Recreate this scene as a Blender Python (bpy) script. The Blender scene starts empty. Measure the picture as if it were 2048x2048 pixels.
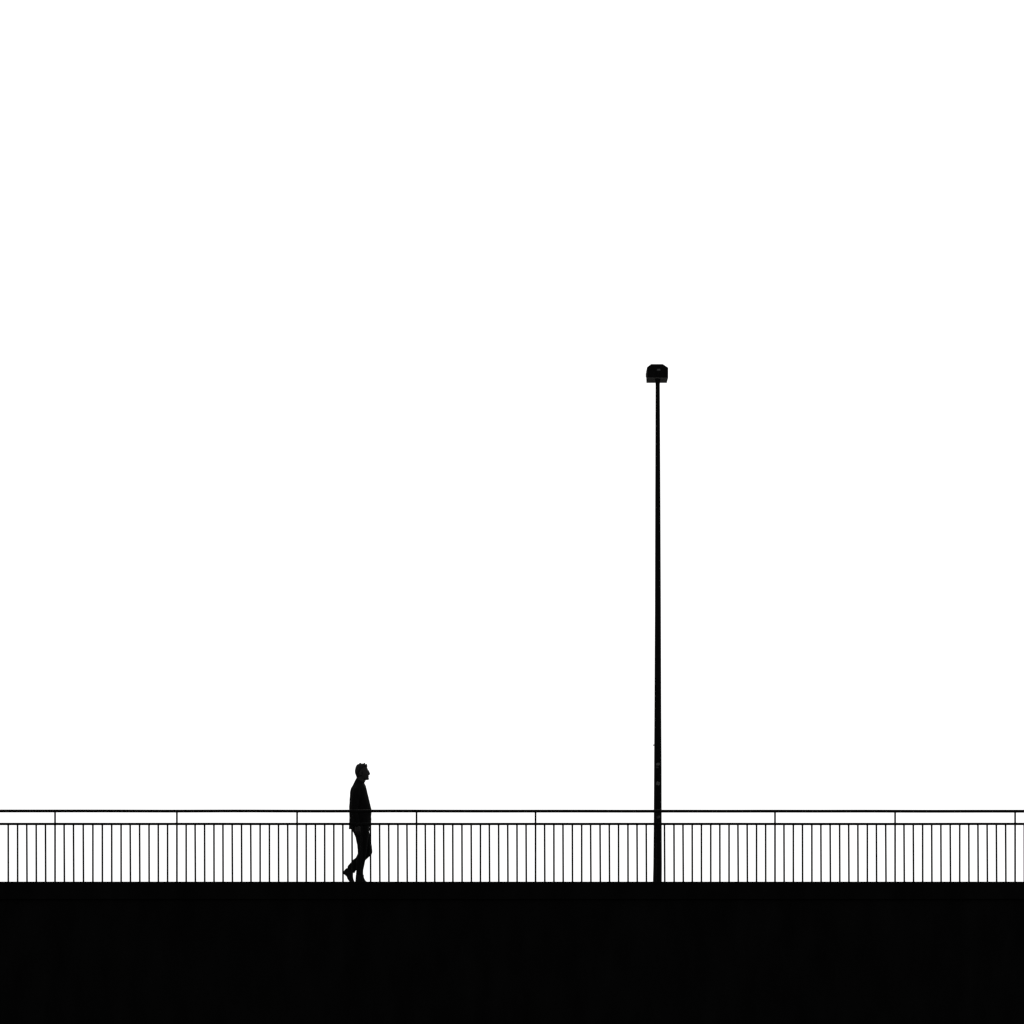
import bpy, bmesh, math, random
from mathutils import Vector, Matrix, noise

random.seed(4)
SC = bpy.context.scene
COL = SC.collection

# ------------------------------------------------------------------ camera, sky, sun, exposure
DIST = 30.0                      # camera to railing, metres
PX = 0.00722                     # metres per photograph pixel at the railing
CAM_Z = -1.3                     # the eye is below the level of the promenade
LINE = 1763.2                    # photograph row of the promenade edge
HOR = LINE - CAM_Z / PX          # photograph row of the eye level
cam = bpy.data.cameras.new('camera')
cam_ob = bpy.data.objects.new('camera', cam)
COL.objects.link(cam_ob)
cam_ob.location = (0, -DIST, CAM_Z)
cam_ob.rotation_euler = (math.pi / 2, 0, 0)
cam.sensor_width = 36
cam.lens = 36 * DIST / (2048 * PX)
cam.shift_y = (HOR - 1024) / 2048
cam.clip_end = 5000
SC.camera = cam_ob

SUN_EL, SUN_AZ = math.radians(29), math.radians(4)      # straight ahead, just above the frame
world = bpy.data.worlds.new('World')
SC.world = world
world.use_nodes = True
wnt = world.node_tree
sky = wnt.nodes.new('ShaderNodeTexSky')
sky.sky_type = 'NISHITA'
sky.sun_disc = False
sky.sun_elevation = SUN_EL
sky.sun_rotation = SUN_AZ
sky.dust_density = 5.0
# thin bright overcast: the veil evens out the glow round the sun and takes the blue out, in every direction alike
bw = wnt.nodes.new('ShaderNodeRGBToBW')
wnt.links.new(sky.outputs[0], bw.inputs[0])


def mth(op, a, b):
    n = wnt.nodes.new('ShaderNodeMath')
    n.operation = op
    for i, v in enumerate((a, b)):
        if isinstance(v, (int, float)):
            n.inputs[i].default_value = v
        else:
            wnt.links.new(v, n.inputs[i])
    return n.outputs[0]


sq = mth('MULTIPLY', bw.outputs[0], bw.outputs[0])
veil = mth('MULTIPLY', mth('DIVIDE', sq, mth('ADD', sq, 3.0 ** 2)), 12.0)
wnt.links.new(veil, wnt.nodes['Background'].inputs[0])
wnt.nodes['Background'].inputs[1].default_value = 0.10
sun = bpy.data.lights.new('sun', 'SUN')
sun.energy = 1.4
sun.angle = math.radians(12)
sun.color = (1.0, 0.96, 0.9)
sun_ob = bpy.data.objects.new('sun', sun)
COL.objects.link(sun_ob)
sd = Vector((math.sin(SUN_AZ) * math.cos(SUN_EL), math.cos(SUN_AZ) * math.cos(SUN_EL), math.sin(SUN_EL)))
sun_ob.rotation_euler = sd.to_track_quat('Z', 'Y').to_euler()
sun_ob.location = sd * 50
SC.view_settings.view_transform = 'Standard'
SC.view_settings.look = 'None'
SC.view_settings.gamma = 1
SC.view_settings.use_curve_mapping = False
SC.view_settings.exposure = 0.0
SC.cycles.filter_width = 1.4


# ------------------------------------------------------------------ helpers
def P(px, py, y=0.0):
    """photograph pixel at the real depth y behind the railing -> point in metres"""
    k = PX * (DIST + y) / DIST
    return Vector(((px - 1024) * k, y, CAM_Z + (HOR - py) * k))


def mat(name, c, rough=0.7, var=0.25, scale=12.0, bump=0.0, spec=0.2, metal=0.0, stretch=(1, 1, 1)):
    m = bpy.data.materials.new(name)
    m.use_nodes = True
    nt = m.node_tree
    b = nt.nodes['Principled BSDF']
    b.inputs['Roughness'].default_value = rough
    b.inputs['Specular IOR Level'].default_value = spec
    b.inputs['Metallic'].default_value = metal
    tc = nt.nodes.new('ShaderNodeTexCoord')
    mp = nt.nodes.new('ShaderNodeMapping')
    mp.inputs['Scale'].default_value = stretch
    nt.links.new(tc.outputs['Object'], mp.inputs[0])
    nz = nt.nodes.new('ShaderNodeTexNoise')
    nz.inputs['Scale'].default_value = scale
    nz.inputs['Detail'].default_value = 6
    nt.links.new(mp.outputs[0], nz.inputs['Vector'])
    rp = nt.nodes.new('ShaderNodeValToRGB')
    rp.color_ramp.elements[0].position = 0.3
    rp.color_ramp.elements[1].position = 0.7
    rp.color_ramp.elements[0].color = [v * (1 - var) for v in c] + [1]
    rp.color_ramp.elements[1].color = [v * (1 + var) for v in c] + [1]
    nt.links.new(nz.outputs[0], rp.inputs[0])
    nt.links.new(rp.outputs[0], b.inputs['Base Color'])
    if bump:
        bp = nt.nodes.new('ShaderNodeBump')
        bp.inputs['Strength'].default_value = bump
        bp.inputs['Distance'].default_value = 0.01
        nt.links.new(nz.outputs[0], bp.inputs['Height'])
        nt.links.new(bp.outputs[0], b.inputs['Normal'])
    return m


def link(name, mesh, material=None, parent=None):
    o = bpy.data.objects.new(name, mesh)
    COL.objects.link(o)
    if material is not None and not mesh.materials:
        mesh.materials.append(material)
    if parent is not None:
        o.parent = parent
        o.matrix_parent_inverse = Matrix.Translation(-parent.location)
    return o


def obj(name, bm, material, parent=None, smooth=False, origin=None):
    bmesh.ops.recalc_face_normals(bm, faces=bm.faces)
    me = bpy.data.meshes.new(name)
    if origin is not None:
        bmesh.ops.translate(bm, verts=bm.verts, vec=-Vector(origin))
    bm.to_mesh(me)
    bm.free()
    if smooth:
        for p in me.polygons:
            p.use_smooth = True
    o = link(name, me, material, parent)
    if origin is not None:
        o.location = origin
    return o


def thing(name, label, cat, loc):
    o = bpy.data.objects.new(name, None)
    COL.objects.link(o)
    o.empty_display_size = 0.2
    o.location = loc
    o['label'] = label
    o['category'] = cat
    return o


def box(bm, x0, x1, y0, y1, z0, z1, bevel=0.0):
    r = bmesh.ops.create_cube(bm, size=1.0)
    vs = r['verts']
    for v in vs:
        v.co = Vector((x0 + (v.co.x + .5) * (x1 - x0), y0 + (v.co.y + .5) * (y1 - y0), z0 + (v.co.z + .5) * (z1 - z0)))
    if bevel:
        es = list({e for v in vs for e in v.link_edges})
        bmesh.ops.bevel(bm, geom=es, offset=bevel, segments=2, affect='EDGES', profile=0.6)


def ring(bm, c, u, v, n=2.2, seg=24):
    out = []
    for i in range(seg):
        t = 2 * math.pi * i / seg
        cs, sn = math.cos(t), math.sin(t)
        e = 2.0 / n
        a = math.copysign(abs(cs) ** e, cs)
        b = math.copysign(abs(sn) ** e, sn)
        out.append(bm.verts.new(c + u * a + v * b))
    return out


def loft(bm, rings, seg=24, n=2.2):
    """rings: (centre, half axis u, half axis v) -> a closed tube"""
    rs = [ring(bm, Vector(c), Vector(u), Vector(v), n, seg) for c, u, v in rings]
    for a, b in zip(rs, rs[1:]):
        for i in range(seg):
            j = (i + 1) % seg
            bm.faces.new((a[i], a[j], b[j], b[i]))
    bm.faces.new(list(reversed(rs[0])))
    bm.faces.new(rs[-1])


def dense(rows, step=2):
    """Catmull-Rom in between the given rows of numbers"""
    out = []
    n = len(rows)
    for i in range(n - 1):
        p0, p1, p2, p3 = rows[max(i - 1, 0)], rows[i], rows[i + 1], rows[min(i + 2, n - 1)]
        for s in range(step):
            t = s / step
            out.append([0.5 * (2 * b + (c - a) * t + (2 * a - 5 * b + 4 * c - d) * t * t + (3 * b - a - 3 * c + d) * t ** 3)
                        for a, b, c, d in zip(p0, p1, p2, p3)])
    out.append(list(rows[-1]))
    return out


def pairs(bm, rows, n=2.3, shrink=1.0, lat=1.0, step=2):
    """rows: front px, front py, back px, back py, lateral centre y, lateral half width"""
    rs = []
    for fx, fy, bx, by, y, b in dense(rows, step):
        F, B = P(fx, fy, y), P(bx, by, y)
        rs.append(((F + B) / 2, (F - B) / 2 * shrink, Vector((0, b * lat, 0))))
    loft(bm, rs, n=n)


def tube(bm, pts, radii, seg=12, flat=1.0):
    pts = [Vector(p) for p in pts]
    rs = []
    for i, p in enumerate(pts):
        t = (pts[min(i + 1, len(pts) - 1)] - pts[max(i - 1, 0)]).normalized()
        side = Vector((0, 1, 0)) - t * t.y
        if side.length < 0.2:
            side = Vector((1, 0, 0)) - t * t.x
        side.normalize()
        rs.append((p, t.cross(side) * radii[i], side * radii[i] * flat))
    loft(bm, rs, seg=seg, n=2.0)
    for e in (0, -1):                                  # rounded ends
        blob(bm, pts[e], (radii[e], radii[e] * flat, radii[e]))


def blob(bm, c, r):
    res = bmesh.ops.create_uvsphere(bm, u_segments=14, v_segments=9, radius=1.0)
    for v in res['verts']:
        v.co = Vector(c) + Vector((v.co.x * r[0], v.co.y * r[1], v.co.z * r[2]))


def grown(name, bm, voxel, material, parent, smooth=3, fold=0.0, fold_scale=9.0, fold_stretch=0.35):
    """fuse overlapping closed shapes into one continuous skin"""
    bmesh.ops.recalc_face_normals(bm, faces=bm.faces)
    me = bpy.data.meshes.new('raw')
    bm.to_mesh(me)
    bm.free()
    tmp = bpy.data.objects.new('raw', me)
    COL.objects.link(tmp)
    md = tmp.modifiers.new('r', 'REMESH')
    md.mode = 'VOXEL'
    md.voxel_size = voxel
    md.adaptivity = 0
    dg = bpy.context.evaluated_depsgraph_get()
    dg.update()
    out = bpy.data.meshes.new_from_object(tmp.evaluated_get(dg))
    bpy.data.objects.remove(tmp)
    bpy.data.meshes.remove(me)
    b2 = bmesh.new()
    b2.from_mesh(out)
    for _ in range(smooth):
        bmesh.ops.smooth_vert(b2, verts=b2.verts, factor=0.5, use_axis_x=True, use_axis_y=True, use_axis_z=True)
    if fold:
        b2.normal_update()
        for v in b2.verts:
            q = Vector((v.co.x * fold_scale, v.co.y * fold_scale, v.co.z * fold_scale * fold_stretch + v.co.x * 3))
            v.co += v.normal * (noise.noise(q) + 0.5 * noise.noise(q * 2.3)) * fold
    b2.to_mesh(out)
    b2.free()
    out.name = name
    for p in out.polygons:
        p.use_smooth = True
    out.materials.clear()
    return link(name, out, material, parent)


M = {
    'paint': mat('black_paint', (0.009, 0.009, 0.009), 0.85, 0.3, 30, 0.05, 0.06),
    'rail': mat('dark_rail_paint', (0.009, 0.009, 0.009), 0.85, 0.3, 25, 0.05, 0.06),
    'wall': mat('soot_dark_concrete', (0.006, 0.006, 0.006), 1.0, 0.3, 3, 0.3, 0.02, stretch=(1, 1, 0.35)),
    'paving': mat('dark_paving', (0.08, 0.08, 0.078), 0.9, 0.25, 5, 0.3, 0.15),
    'ground': mat('asphalt', (0.045, 0.045, 0.045), 0.95, 0.25, 8, 0.3, 0.15),
    'earth': mat('earth', (0.05, 0.048, 0.042), 0.95, 0.3, 2, 0.4, 0.1),
    'skin': mat('skin', (0.034, 0.032, 0.031), 0.8, 0.12, 40, 0.05, 0.2),
    'hair': mat('dark_hair', (0.016, 0.016, 0.016), 0.7, 0.4, 90, 0.3, 0.2, stretch=(1, 1, 0.3)),
    'jacket': mat('dark_wool', (0.009, 0.009, 0.009), 0.95, 0.3, 120, 0.2, 0.05),
    'trousers': mat('dark_cotton', (0.008, 0.008, 0.008), 0.95, 0.3, 150, 0.2, 0.05),
    'shoe': mat('dark_leather', (0.009, 0.009, 0.009), 0.7, 0.3, 60, 0.1, 0.15),
    'eye': mat('eye', (0.10, 0.10, 0.10), 0.3, 0.1, 10, 0.0, 0.3),
    'glass': mat('milky_lamp_glass', (0.22, 0.22, 0.21), 0.5, 0.1, 6, 0.0, 0.2),
    'sticker': mat('weathered_sticker', (0.24, 0.24, 0.23), 0.85, 0.25, 60, 0.1, 0.1),
    'sticker_dark': mat('torn_sticker', (0.14, 0.14, 0.14), 0.85, 0.5, 45, 0.1, 0.1),
}

# ------------------------------------------------------------------ the ground, promenade and wall
bm = bmesh.new()
bmesh.ops.create_grid(bm, x_segments=8, y_segments=8, size=1500)
bmesh.ops.translate(bm, verts=bm.verts, vec=(0, 0, -2.9))
obj('ground', bm, M['ground'])['kind'] = 'structure'
bm = bmesh.new()
box(bm, -80, 80, 0.30, 7.0, -0.18, 0.0)
obj('pavement', bm, M['paving'])['kind'] = 'structure'
bm = bmesh.new()                                  # the bank that carries the promenade
prof = [(0.42, -2.95), (0.42, -0.182), (7.0, -0.182), (13.0, -2.95)]
vs = [[bm.verts.new((x, y, z)) for y, z in prof] for x in (-80, 80)]
for i in range(4):
    j = (i + 1) % 4
    bm.faces.new((vs[0][i], vs[0][j], vs[1][j], vs[1][i]))
bm.faces.new(vs[0])
bm.faces.new(list(reversed(vs[1])))
obj('embankment', bm, M['earth'])['kind'] = 'structure'

wall = thing('retaining_wall', 'solid black wall running across the bottom of the picture below the railing', 'wall', (0, 0, -2.9))
bm = bmesh.new()
box(bm, -80, 80, -0.07, 0.41, -2.898, -0.26)
obj('wall_face', bm, M['wall'], wall)
bm = bmesh.new()
box(bm, -80, 80, -0.12, 0.299, -0.257, -0.0052, 0.006)
obj('coping', bm, M['wall'], wall)

# ------------------------------------------------------------------ the railing
fence = thing('railing', 'long black metal railing of thin upright bars standing on top of the wall', 'railing', (0, 0, -0.005))
bars = [147.5, 167, 185.8, 204.8, 223.5, 242.3, 260.9, 279.6, 298.3, 316.7, 335.2, 353.8, 372.4, 390.8, 409.4, 428.1, 446.2,
        464.9, 483.4, 502, 520.3, 538.9, 557.3, 575.8, 594.2, 612.5, 631.1, 649.4, 667.7, 686, 704.4, 722.8, 741.3, 759.7,
        777.8, 796, 814.5, 833.1, 851.2, 869.5, 887.7, 905.8, 924.2, 942.8, 960.9, 979.2, 997.6, 1015.9, 1034.2, 1052.6,
        1071.1, 1089.6, 1107.9, 1126.4, 1145, 1163.4, 1181.8, 1200.7, 1219.1, 1237.2, 1256.1, 1274.5, 1292.9, 1311.2,
        1329.5, 1348.3, 1366.6, 1384.6, 1402.9, 1421.5, 1439.8, 1458.1, 1476.5, 1494.8, 1513.1, 1531.4, 1550, 1568.3,
        1586.7, 1605.2, 1623.8, 1642.2, 1660.8, 1679.6, 1697.9, 1716.1, 1734.7, 1753.2, 1772, 1790.2, 1808.6, 1827.1,
        1845.4, 1863.8, 1882.2, 1901]
posts = [353.8, 594.2, 833.1, 1071.1, 1311.2, 1550, 1790.2]
posts = [353.8 - 243 * 2, 353.8 - 243] + posts + [1790.2 + 240, 1790.2 + 480]
while bars[0] - 18.7 > posts[0] - 4:
    bars.insert(0, bars[0] - 18.7)
while bars[-1] + 18.46 < posts[-1] + 4:
    bars.append(bars[-1] + 18.46)
Z_TOP, Z_TOPB = P(0, 1619.3).z, P(0, 1625.2).z
Z_MID, Z_MIDB = P(0, 1645.5).z, P(0, 1650.4).z
XL, XR = P(posts[0], 0).x - 0.15, P(posts[-1], 0).x + 0.15
rr = (Z_TOP - Z_TOPB) / 2
bm = bmesh.new()
nseg = 60
rs = []
for i in range(nseg + 1):                          # a hand-laid rail is never dead straight
    x = XL + (XR - XL) * i / nseg
    dz = 0.0022 * noise.noise(Vector((x * 0.9, 3.1, 0))) - 0.0032 * max(-1, min(1, x / 7))  * 0.5
    rs.append(((x, 0, (Z_TOP + Z_TOPB) / 2 + dz), (0, rr, 0), (0, 0, rr)))
loft(bm, rs, seg=16, n=2.0)
obj('top_rail', bm, M['rail'], fence, smooth=True)
bm = bmesh.new()
rs = []
rm = (Z_MID - Z_MIDB) / 2
for i in range(nseg + 1):
    x = XL + (XR - XL) * i / nseg
    dz = 0.0018 * noise.noise(Vector((x * 0.8, 9.1, 0)))
    rs.append(((x, 0, (Z_MID + Z_MIDB) / 2 + dz), (0, rm * 1.1, 0), (0, 0, rm)))
loft(bm, rs, seg=16, n=4.0)
obj('middle_rail', bm, M['rail'], fence)
bar_mesh = post_mesh = None
for x in bars:
    ispost = min(abs(x - p) for p in posts) < 6
    top = Z_TOPB + 0.008 if ispost else Z_MIDB + 0.006
    if (post_mesh if ispost else bar_mesh) is None:
        w = 0.0132 if ispost else 0.0127
        bm = bmesh.new()
        loft(bm, [((0, 0, -0.03), (w, 0, 0), (0, w, 0)), ((0, 0, top), (w, 0, 0), (0, w, 0))], seg=10, n=2.0)
        me = bpy.data.meshes.new('post' if ispost else 'bar')
        bmesh.ops.recalc_face_normals(bm, faces=bm.faces)
        bm.to_mesh(me)
        bm.free()
        me.materials.append(M['rail'])
        if ispost:
            post_mesh = me
        else:
            bar_mesh = me
    o = link('post' if ispost else 'bar', post_mesh if ispost else bar_mesh, None, fence)
    o.location = (P(x, 0).x, 0, 0)
    if not ispost:                                  # bars sit a touch out of true
        o.rotation_euler = (0, random.uniform(-0.003, 0.003) - 0.003, 0)

# ------------------------------------------------------------------ the lamp post
LY = 1.6
lamp = thing('street_lamp', 'tall tapered black lamp post with a boxy head behind the railing', 'lamp post', (P(1315, 0, LY).x, LY, 0))
bm = bmesh.new()
prof = [(1772.2, 1305.6, 1323.7), (1760, 1305.9, 1323.6), (1730, 1306.6, 1323.8), (1640, 1307.5, 1323.4), (1535, 1308.1, 1323.2),
        (1495, 1308.3, 1323.0), (1400, 1308.9, 1322.5), (1220, 1309.8, 1321.9), (1020, 1310.3, 1321.0), (770, 1311.1, 1319.7),
        (760, 1311.1, 1319.6)]
rs = []
for py, a, b in prof:
    A, B = P(a, py, LY), P(b, py, LY)
    rs.append(((A + B) / 2, (B - A) / 2, Vector((0, (B - A).length / 2, 0))))
loft(bm, rs, seg=28, n=2.0)
pole = obj('pole', bm, M['paint'], lamp, smooth=True)
bm = bmesh.new()
rs = []
for py, hw in ((767.5, 4.4), (765, 4.7), (760, 5.2), (756.5, 5.5), (753, 5.5)):
    c = P(1315.4, py, LY)
    h = hw * PX * (DIST + LY) / DIST
    rs.append((c, (h, 0, 0), (0, h, 0)))
loft(bm, rs, seg=24, n=2.0)
obj('collar', bm, M['paint'], lamp, smooth=True)
# head: six-sided housing with a bevelled rim towards us, open glass underneath
YN, YF = LY - 0.055, LY + 0.205
prof = [(1294.6, 755.6), (1294.0, 734.6), (1302.2, 728.4), (1325.6, 728.4), (1336.3, 735.6), (1336.2, 754.6)]
inset = [(1297.0, 755.2), (1296.6, 736.3), (1303.2, 732.2), (1324.6, 732.2), (1333.6, 737.0), (1333.8, 754.4)]
base = [P(a, b, YN + 0.03) for a, b in prof]
base[0].z = base[5].z = P(0, 755.2, YN).z
rim = [Vector((p.x, YN + 0.02, p.z)) for p in base]
fr = [P(a, b, YN) for a, b in inset]
fr[0] = Vector((P(1294.6, 0, YN).x, YN, base[0].z))
fr[5] = Vector((P(1336.2, 0, YN).x, YN, base[5].z))
fr[1].x = P(1295.0, 0, YN).x
fr[4].x = P(1335.2, 0, YN).x
bk = [Vector((p.x, YF, p.z)) for p in base]
bm = bmesh.new()
rows = [[bm.verts.new(p) for p in r] for r in (fr, rim, bk)]
for a, b in zip(rows, rows[1:]):
    for i in range(6):
        j = (i + 1) % 6
        bm.faces.new((a[i], a[j], b[j], b[i]))
bm.faces.new(rows[0])
bm.faces.new(list(reversed(rows[-1])))
head = obj('lamp_head', bm, M['paint'], lamp)
bv = head.modifiers.new('b', 'BEVEL')
bv.width = 0.004
bv.segments = 2
zb = base[0].z
xl, xr = base[0].x, base[5].x
bm = bmesh.new()                                   # glass set in the underside
box(bm, xl + 0.012, xr - 0.012, YN + 0.006, YF - 0.022, zb - 0.005, zb + 0.004)
obj('glass_panel', bm, M['glass'], head)
bm = bmesh.new()                                   # dark lip along the far edge of the glass
box(bm, xl + 0.002, xr - 0.002, YF - 0.021, YF - 0.001, zb - 0.008, zb + 0.006, 0.002)
obj('glass_frame', bm, M['paint'], head)
bm = bmesh.new()                                   # small pale catch on the face of the head
c = P(1317.2, 739.8, YN)
box(bm, c.x - 0.026, c.x + 0.026, YN - 0.010, YN + 0.002, c.z - 0.016, c.z + 0.014, 0.006)
obj('catch', bm, M['sticker_dark'], head)
bm = bmesh.new()                                   # hinge on the left side
c = P(1293.6, 750.5, YN + 0.05)
box(bm, c.x - 0.016, c.x + 0.004, YN + 0.03, YN + 0.07, c.z - 0.028, c.z + 0.03, 0.004)
obj('hinge', bm, M['sticker'], head)
# stickers curved round the pole, and a bolt on the left


def sticker(px, py, w, h, ang, material):
    k = PX * (DIST + LY) / DIST
    c = P(1315.5, py, LY)
    rad = 7.6 * k + 0.0025
    b = bmesh.new()
    n, m = 6, 4
    grid = []
    for i in range(n + 1):
        row = []
        for j in range(m + 1):
            u, v = (i / n - .5) * w, (j / m - .5) * h
            if abs(u) == w / 2 and abs(v) == h / 2:
                u, v = u * 0.86, v * 0.86
            x = (px - 1315.5) * k + u * math.cos(ang) - v * math.sin(ang)
            z = u * math.sin(ang) + v * math.cos(ang)
            t = x / rad
            row.append(b.verts.new((c.x + rad * math.sin(t), LY - rad * math.cos(t), c.z + z)))
        grid.append(row)
    for i in range(n):
        for j in range(m):
            b.faces.new((grid[i][j], grid[i + 1][j], grid[i + 1][j + 1], grid[i][j + 1]))
    bmesh.ops.solidify(b, geom=b.faces[:], thickness=0.002)
    obj('sticker', b, material, pole)


sticker(1315.6, 1529.0, 0.058, 0.040, 0.15, M['sticker'])
sticker(1313.8, 1535.6, 0.036, 0.026, -0.3, M['sticker_dark'])
sticker(1315.6, 1567.5, 0.058, 0.052, -0.36, M['sticker'])
sticker(1316.6, 1634.5, 0.060, 0.040, 0.4, M['sticker_dark'])
bm = bmesh.new()
c = P(1307.6, 1490.2, LY)
tube(bm, [c + Vector((0.03, 0, 0)), c + Vector((-0.004, 0, 0))], [0.010, 0.009], seg=8)
obj('bolt', bm, M['paint'], pole)
bm = bmesh.new()                                   # service door in the foot of the pole
c = P(1315, 1690, LY)
box(bm, c.x - 0.038, c.x + 0.038, LY - 0.068, LY - 0.04, c.z - 0.2, c.z + 0.2, 0.008)
obj('service_door', bm, M['paint'], pole)
bm = bmesh.new()
box(bm, P(1314.8, 0, LY).x - 0.14, P(1314.8, 0, LY).x + 0.14, LY - 0.14, LY + 0.14, 0.0, 0.018, 0.004)
obj('base_plate', bm, M['paint'], lamp)

# ------------------------------------------------------------------ the walking man
Y0 = 0.9
YA, YB = Y0 - 0.085, Y0 + 0.085                     # standing leg (near), swinging leg (far)
man = thing('person', 'man in a dark jacket and trousers walking to the right behind the railing', 'person', (P(718, 0, Y0).x, Y0, 0))

TORSO = [(727.9, 1566.6, 712.8, 1558.4, Y0, .066), (729.9, 1569.2, 709.2, 1563.6, Y0, .088), (731.6, 1572.4, 705.4, 1570.8, Y0, .142),
         (733.2, 1577.5, 702.3, 1577.5, Y0, .196), (734.9, 1585, 700.2, 1585, Y0, .208), (736.8, 1593, 699.9, 1593, Y0, .200),
         (739.5, 1604.5, 699.3, 1604.5, Y0, .192), (742.0, 1616, 698.9, 1616, Y0, .184), (742.9, 1626, 698.8, 1626, Y0, .180),
         (742.1, 1633.5, 698.8, 1633.5, Y0, .182), (742.5, 1639, 698.5, 1639, Y0, .186), (741.9, 1645.5, 698.4, 1646, Y0, .190),
         (741.3, 1650.0, 698.0, 1658.6, Y0, .192)]
PELVIS = [(736, 1630, 703, 1630, Y0, .150), (736.8, 1645, 703.5, 1645, Y0, .160), (737.2, 1655, 704, 1657, Y0, .168),
          (737.4, 1662, 706, 1664, Y0, .160), (737, 1670, 710, 1671, Y0, .13)]
LEG_A = [(736.5, 1650, 704.5, 1654, YA, .085), (737, 1664, 707.4, 1665, YA, .092), (736.5, 1674, 711.2, 1674, YA, .090),
         (735.5, 1682, 712.8, 1682, YA, .086), (734.5, 1691, 714.7, 1691, YA, .080), (733.5, 1700, 715.4, 1700, YA, .074),
         (732.5, 1707, 715.6, 1707, YA, .070), (731.6, 1714, 714.6, 1714, YA, .068), (730.7, 1719.5, 713.8, 1719.5, YA, .067),
         (728.9, 1728, 713, 1728, YA, .064), (727.1, 1737, 712.7, 1737, YA, .061), (725.9, 1746.0, 712.4, 1745.0, YA, .058), (726.6, 1749.5, 711.8, 1748.5, YA, .056)]
LEG_B = [(736.8, 1650, 706, 1656, YB, .085), (738.6, 1666, 709.5, 1668, YB, .090), (741.0, 1676, 713, 1679, YB, .088),
         (742.3, 1687, 717.5, 1690, YB, .084), (743.7, 1695, 719.5, 1697, YB, .078), (744.4, 1702.3, 718.5, 1702.0, YB, .074),
         (742.6, 1709.2, 716.2, 1704.8, YB, .072), (737.0, 1714.6, 714.8, 1709.5, YB, .070), (728.5, 1722.4, 711.4, 1715.6, YB, .068),
         (720.8, 1730.2, 706.6, 1719.6, YB, .066), (714.9, 1736.2, 701.6, 1725.2, YB, .063), (711.6, 1741.2, 696.0, 1731.6, YB, .060), (708.2, 1746.6, 694.8, 1735.4, YB, .058)]
SY = 0.225
ARM_FAR = [(715, 1582.5, .058), (716, 1590, .062), (716.5, 1602, .058), (716.5, 1616, .053), (719, 1623, .050), (725, 1634, .045), (731.2, 1645.5, .040)]
ARM_NEAR = [(713.5, 1582.5, .058), (712.5, 1590, .062), (710.5, 1602, .058), (709, 1616, .053), (709.3, 1624, .050), (711.5, 1637, .045), (713.8, 1649.5, .040)]


def arm_tube(b, pts, y, k=1.0):
    s = math.copysign(1, y - Y0)
    ins = [.038, .018, .004] + [0] * (len(pts) - 3)          # the shoulder sits further in than the elbow
    tube(b, [P(px, py, y - s * i) for (px, py, r), i in zip(pts, ins)], [r * k for px, py, r in pts], seg=18, flat=0.9)


# clothes
bm = bmesh.new()
pairs(bm, TORSO, n=2.4, shrink=1.012)
arm_tube(bm, ARM_FAR, Y0 + SY)
arm_tube(bm, ARM_NEAR, Y0 - SY)
# turned-down collar and the flap of the front edge
pairs(bm, [(728.6, 1566.0, 712.6, 1557.4, Y0, .074), (729.8, 1569.5, 709.6, 1562.4, Y0, .092)], n=2.1, step=1)
pairs(bm, [(742.6, 1636, 738.5, 1636, Y0 - .03, .03), (742.4, 1651, 737.5, 1651, Y0 - .03, .03)], step=1)
grown('jacket', bm, 0.0055, M['jacket'], man, smooth=3, fold=0.0055, fold_scale=11, fold_stretch=0.6)
bm = bmesh.new()
pairs(bm, PELVIS)
pairs(bm, LEG_A, n=2.1, shrink=1.035)
pairs(bm, LEG_B, n=2.1, shrink=1.035)
grown('trousers', bm, 0.0055, M['trousers'], man, smooth=3, fold=0.003, fold_scale=14, fold_stretch=1.2)


# one continuous body: head, neck, trunk, arms, hands, legs
def hand(b, wrist, d, f, med, curl):
    """d: down the hand, f: thumb side, med: towards the palm"""
    d, f, med = d.normalized(), f.normalized(), med.normalized()
    loft(b, [(wrist - d * 0.03, f * .026, med * .020), (wrist + d * 0.005, f * .029, med * .019), (wrist + d * 0.04, f * .040, med * .017),
             (wrist + d * 0.085, f * .042, med * .014), (wrist + d * 0.095, f * .038, med * .010)], seg=18, n=2.4)
    for off, ln, cu in ((0.0325, 0.072, 0.8), (0.011, 0.080, 0.95), (-0.0105, 0.074, 1.1), (-0.0315, 0.058, 1.3)):
        p = wrist + d * (0.088 - abs(off) * 0.15) + f * off
        pts, a = [p - d * 0.012, p], 0.0
        dd = d + f * off * 1.2
        for fr_ in (0.45, 0.31, 0.24):
            a += curl * cu
            v = (dd.normalized() * math.cos(a) + med * math.sin(a)).normalized()
            p = p + v * ln * fr_
            pts.append(p)
        tube(b, pts, [.0085, .0088, .0080, .0072, .0060], seg=10)
    p = wrist + d * 0.022 + f * 0.022 + med * 0.006
    v1 = (d * 0.72 + f * 0.62 + med * 0.3).normalized()
    v2 = (d * 0.95 + f * 0.25 + med * 0.3).normalized()
    tube(b, [p, p + v1 * 0.040, p + v1 * 0.040 + v2 * 0.028, p + v1 * 0.040 + v2 * 0.050], [.014, .0105, .0092, .0070], seg=10)


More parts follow.
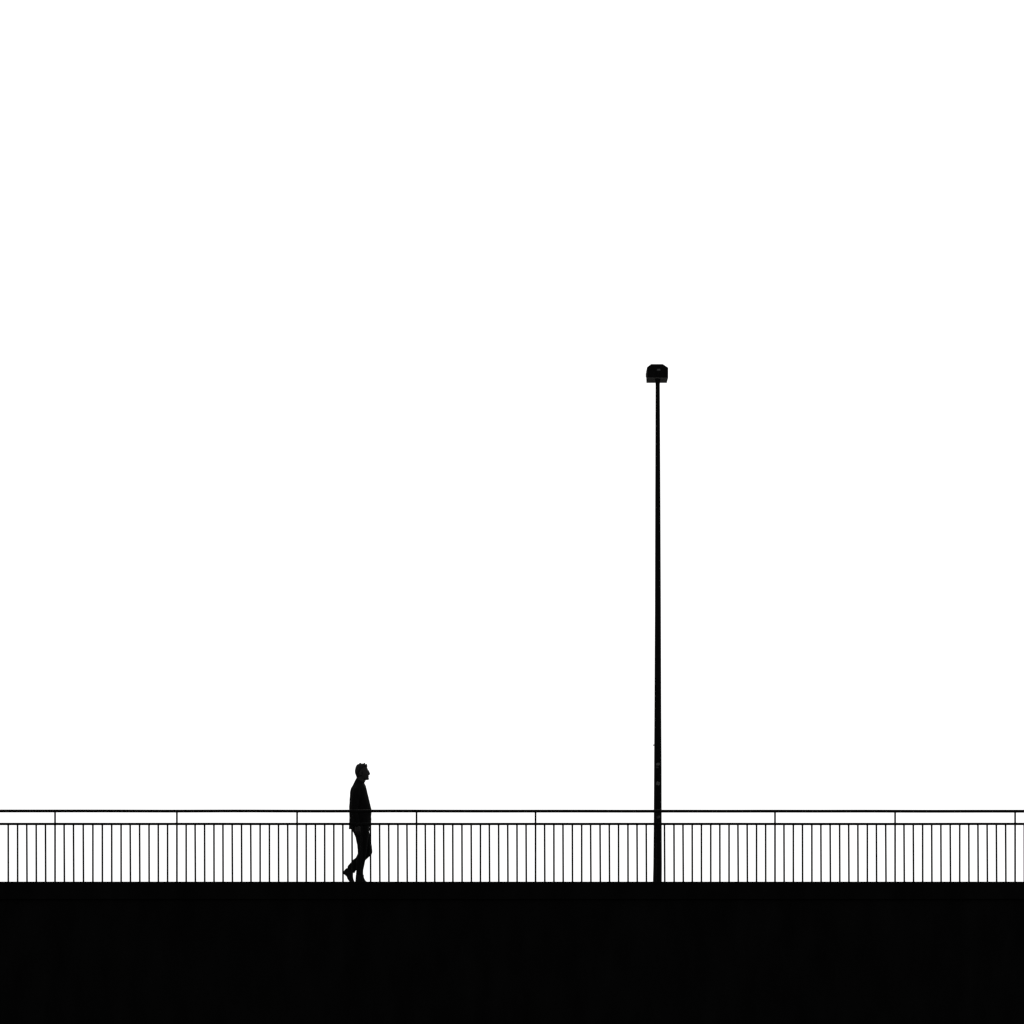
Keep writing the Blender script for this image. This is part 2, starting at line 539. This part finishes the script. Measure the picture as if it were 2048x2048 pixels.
bm = bmesh.new()
HEAD = [(1528.4, 717.0, 726.5, .030), (1530, 714.8, 730.4, .048), (1533, 712.9, 733.3, .062), (1537, 711.6, 735.2, .071),
        (1540, 711.0, 736.3, .075), (1542.2, 710.7, 737.3, .076), (1544, 710.7, 737.1, .0755), (1546.5, 711.0, 737.3, .074), (1549.5, 711.9, 737.4, .071),
        (1552.3, 713.6, 737.4, .066), (1554.2, 716, 736.9, .061), (1556, 718.5, 737.3, .055), (1557.8, 722, 737.7, .046), (1559.2, 726, 737.2, .034), (1560.0, 730, 735.6, .018)]
rs = []
for py, bx, fx, b in dense(HEAD, 2):
    F, B = P(fx, py, Y0), P(bx, py, Y0)
    rs.append(((F + B) / 2, (F - B) / 2, Vector((0, b, 0))))
loft(bm, rs, seg=32, n=2.25)
rs = []
for py, bx, fx, b in [(1540.5, 734, 737.6, .007), (1543, 734.5, 738.6, .010), (1545.5, 735, 739.7, .014), (1547.6, 735, 740.5, .019),
                      (1548.8, 735, 740.2, .020), (1550.2, 735, 738.4, .015)]:
    F, B = P(fx, py, Y0), P(bx, py, Y0)
    rs.append(((F + B) / 2, (F - B) / 2, Vector((0, b, 0))))
loft(bm, rs, seg=16, n=2.0)
for s in (-1, 1):
    c = P(721.3, 1546.8, Y0 + s * .079)
    loft(bm, [(c + Vector((.004, -s * .012, 0)), (.012, 0, .003), (0, 0, .024)), (c + Vector((0, 0, .002)), (.017, 0, .005), (-.004, 0, .031)),
              (c + Vector((-.004, s * .012, .003)), (.016, 0, .005), (-.004, 0, .030))], seg=16, n=2.0)
    blob(bm, P(735.7, 1541.6, Y0 + s * .030), (.010, .020, .006))        # brow
    blob(bm, P(733.4, 1548.3, Y0 + s * .040), (.016, .018, .016))        # cheek
blob(bm, P(736.9, 1553.4, Y0), (.0075, .022, .0050))
blob(bm, P(736.7, 1555.1, Y0), (.0070, .020, .0050))
blob(bm, P(736.9, 1557.9, Y0), (.012, .020, .011))
pairs(bm, [(732.5, 1557.5, 713.6, 1549, Y0, .056), (731.4, 1560.8, 713.0, 1554.5, Y0, .056), (729.7, 1564.3, 711.6, 1559.5, Y0, .058),
           (727.6, 1568.0, 709, 1565.5, Y0, .064), (727.5, 1576, 706, 1573, Y0, .09)], n=2.0)
pairs(bm, TORSO[2:], shrink=0.8, lat=0.88)
pairs(bm, PELVIS, shrink=0.85, lat=0.85)
pairs(bm, LEG_A, shrink=0.7, lat=0.75)
pairs(bm, LEG_B, shrink=0.7, lat=0.75)
arm_tube(bm, ARM_FAR, Y0 + SY, 0.62)
arm_tube(bm, ARM_NEAR, Y0 - SY, 0.62)
# feet inside the shoes
tube(bm, [P(719.5, 1744, YA), P(719, 1760, YA), P(724, 1763.5, YA - .03), P(731, 1766, YA - .08)], [.038, .034, .026, .016], seg=12)
tube(bm, [P(704, 1736, YB), P(697, 1744, YB), P(701, 1755, YB), P(706, 1764, YB)], [.040, .034, .027, .018], seg=12)
for y, s, pts, (tx, ty), curl in ((Y0 + SY, 1, ARM_FAR, (735.5, 1663), 0.30), (Y0 - SY, -1, ARM_NEAR, (716.5, 1671), 0.34)):
    w = P(pts[-1][0], pts[-1][1] + 1.0, y)
    d = P(tx, ty, y) - w
    f = Vector((1, 0, 0)) - d.normalized() * d.normalized().x
    hand(bm, w, d, f, Vector((0, -s, 0)), curl)
body = grown('body', bm, 0.003, M['skin'], man, smooth=2)
for s in (-1, 1):
    b = bmesh.new()
    blob(b, P(735.5, 1543.9, Y0 + s * .031), (.0115, .0115, .0115))
    obj('eye', b, M['eye'], body, smooth=True)

# hair
bm = bmesh.new()
HAIR = [(1527.4, 719, 729.0, .028), (1528.6, 715.6, 731.6, .052), (1531, 712.9, 733.2, .068), (1534, 711.4, 732.6, .078), (1538, 710.3, 729.5, .082),
        (1542, 709.8, 725, .083), (1546, 710.1, 719.8, .081), (1550, 711.4, 718.2, .075), (1553.5, 712.9, 717.6, .064), (1556, 713.9, 716.6, .046)]
rs = []
for py, bx, fx, b in dense(HAIR, 2):
    F, B = P(fx, py, Y0), P(bx, py, Y0)
    rs.append(((F + B) / 2, (F - B) / 2, Vector((0, b, 0))))
loft(bm, rs, seg=32, n=2.2)
tufts = [(720.6, 1526.7, .017, .012), (729.0, 1526.5, .012, .012), (732.6, 1528.6, .010, .011), (733.9, 1530.4, .008, .010), (716.5, 1529.5, .018, .012),
         (724.6, 1528.5, .020, .010)]
for px, py, a, c in tufts:
    for dy in (-.034, .002, .036) if py < 1532 else (-.05, 0, .05):
        blob(bm, P(px + random.uniform(-.4, .4), py + .5 + dy * dy * 1900, Y0 + dy), (a, .024, c))
for s in (-1, 1):                                   # sideburns
    blob(bm, P(724.6, 1544.5, Y0 + s * .071), (.010, .010, .028))
grown('hair', bm, 0.003, M['hair'], man, smooth=1, fold=0.0025, fold_scale=60, fold_stretch=0.35)

# shoes
bm = bmesh.new()
SHOE_A = [(710.6, 1763.5, .026, 0.0), (711.3, 1757.0, .034, 0.0), (711.9, 1748.5, .038, 0.0), (717, 1745.5, .040, -.008), (722, 1745.8, .041, -.022), (725.8, 1748.6, .040, -.036),
          (727.9, 1751.6, .040, -.044), (728.6, 1756.0, .042, -.05), (731.4, 1761.2, .046, -.066), (734.5, 1763.9, .047, -.072), (739, 1764.1, .046, -.082), (743, 1764.7, .041, -.092), (746, 1766.2, .026, -.10)]
blob(bm, P(727.2, 1751.2, YA) + Vector((0, -.044, 0)), (.009, .016, .010))
rs = []
for px, top, b, dy in SHOE_A:
    T = P(px, top, YA)
    S = Vector((T.x, T.y, 0.002))
    rs.append(((T + S) / 2 + Vector((0, dy, 0)), (T - S) / 2, Vector((0, b, 0))))
loft(bm, rs, n=2.6)
sa = grown('shoe', bm, 0.004, M['shoe'], man, smooth=1)
SHOE_B = [(686.6, 1745.2, 688.4, 1741.4, .026), (688.0, 1748.6, 692.4, 1736.6, .034), (691.0, 1751.2, 700.5, 1735.5, .038), (693.2, 1753.2, 706, 1742, .040),
          (695.0, 1758.0, 706.2, 1751, .042), (698.0, 1762.2, 706.8, 1757.6, .046), (701.2, 1766.3, 709.0, 1762.8, .046), (706, 1768.0, 711.6, 1765.4, .040), (710.8, 1768.1, 713.4, 1766.9, .022)]
bm = bmesh.new()
pairs(bm, [(tx, ty, sx, sy, YB, b) for sx, sy, tx, ty, b in SHOE_B], n=2.6)
grown('shoe', bm, 0.004, M['shoe'], man, smooth=1)
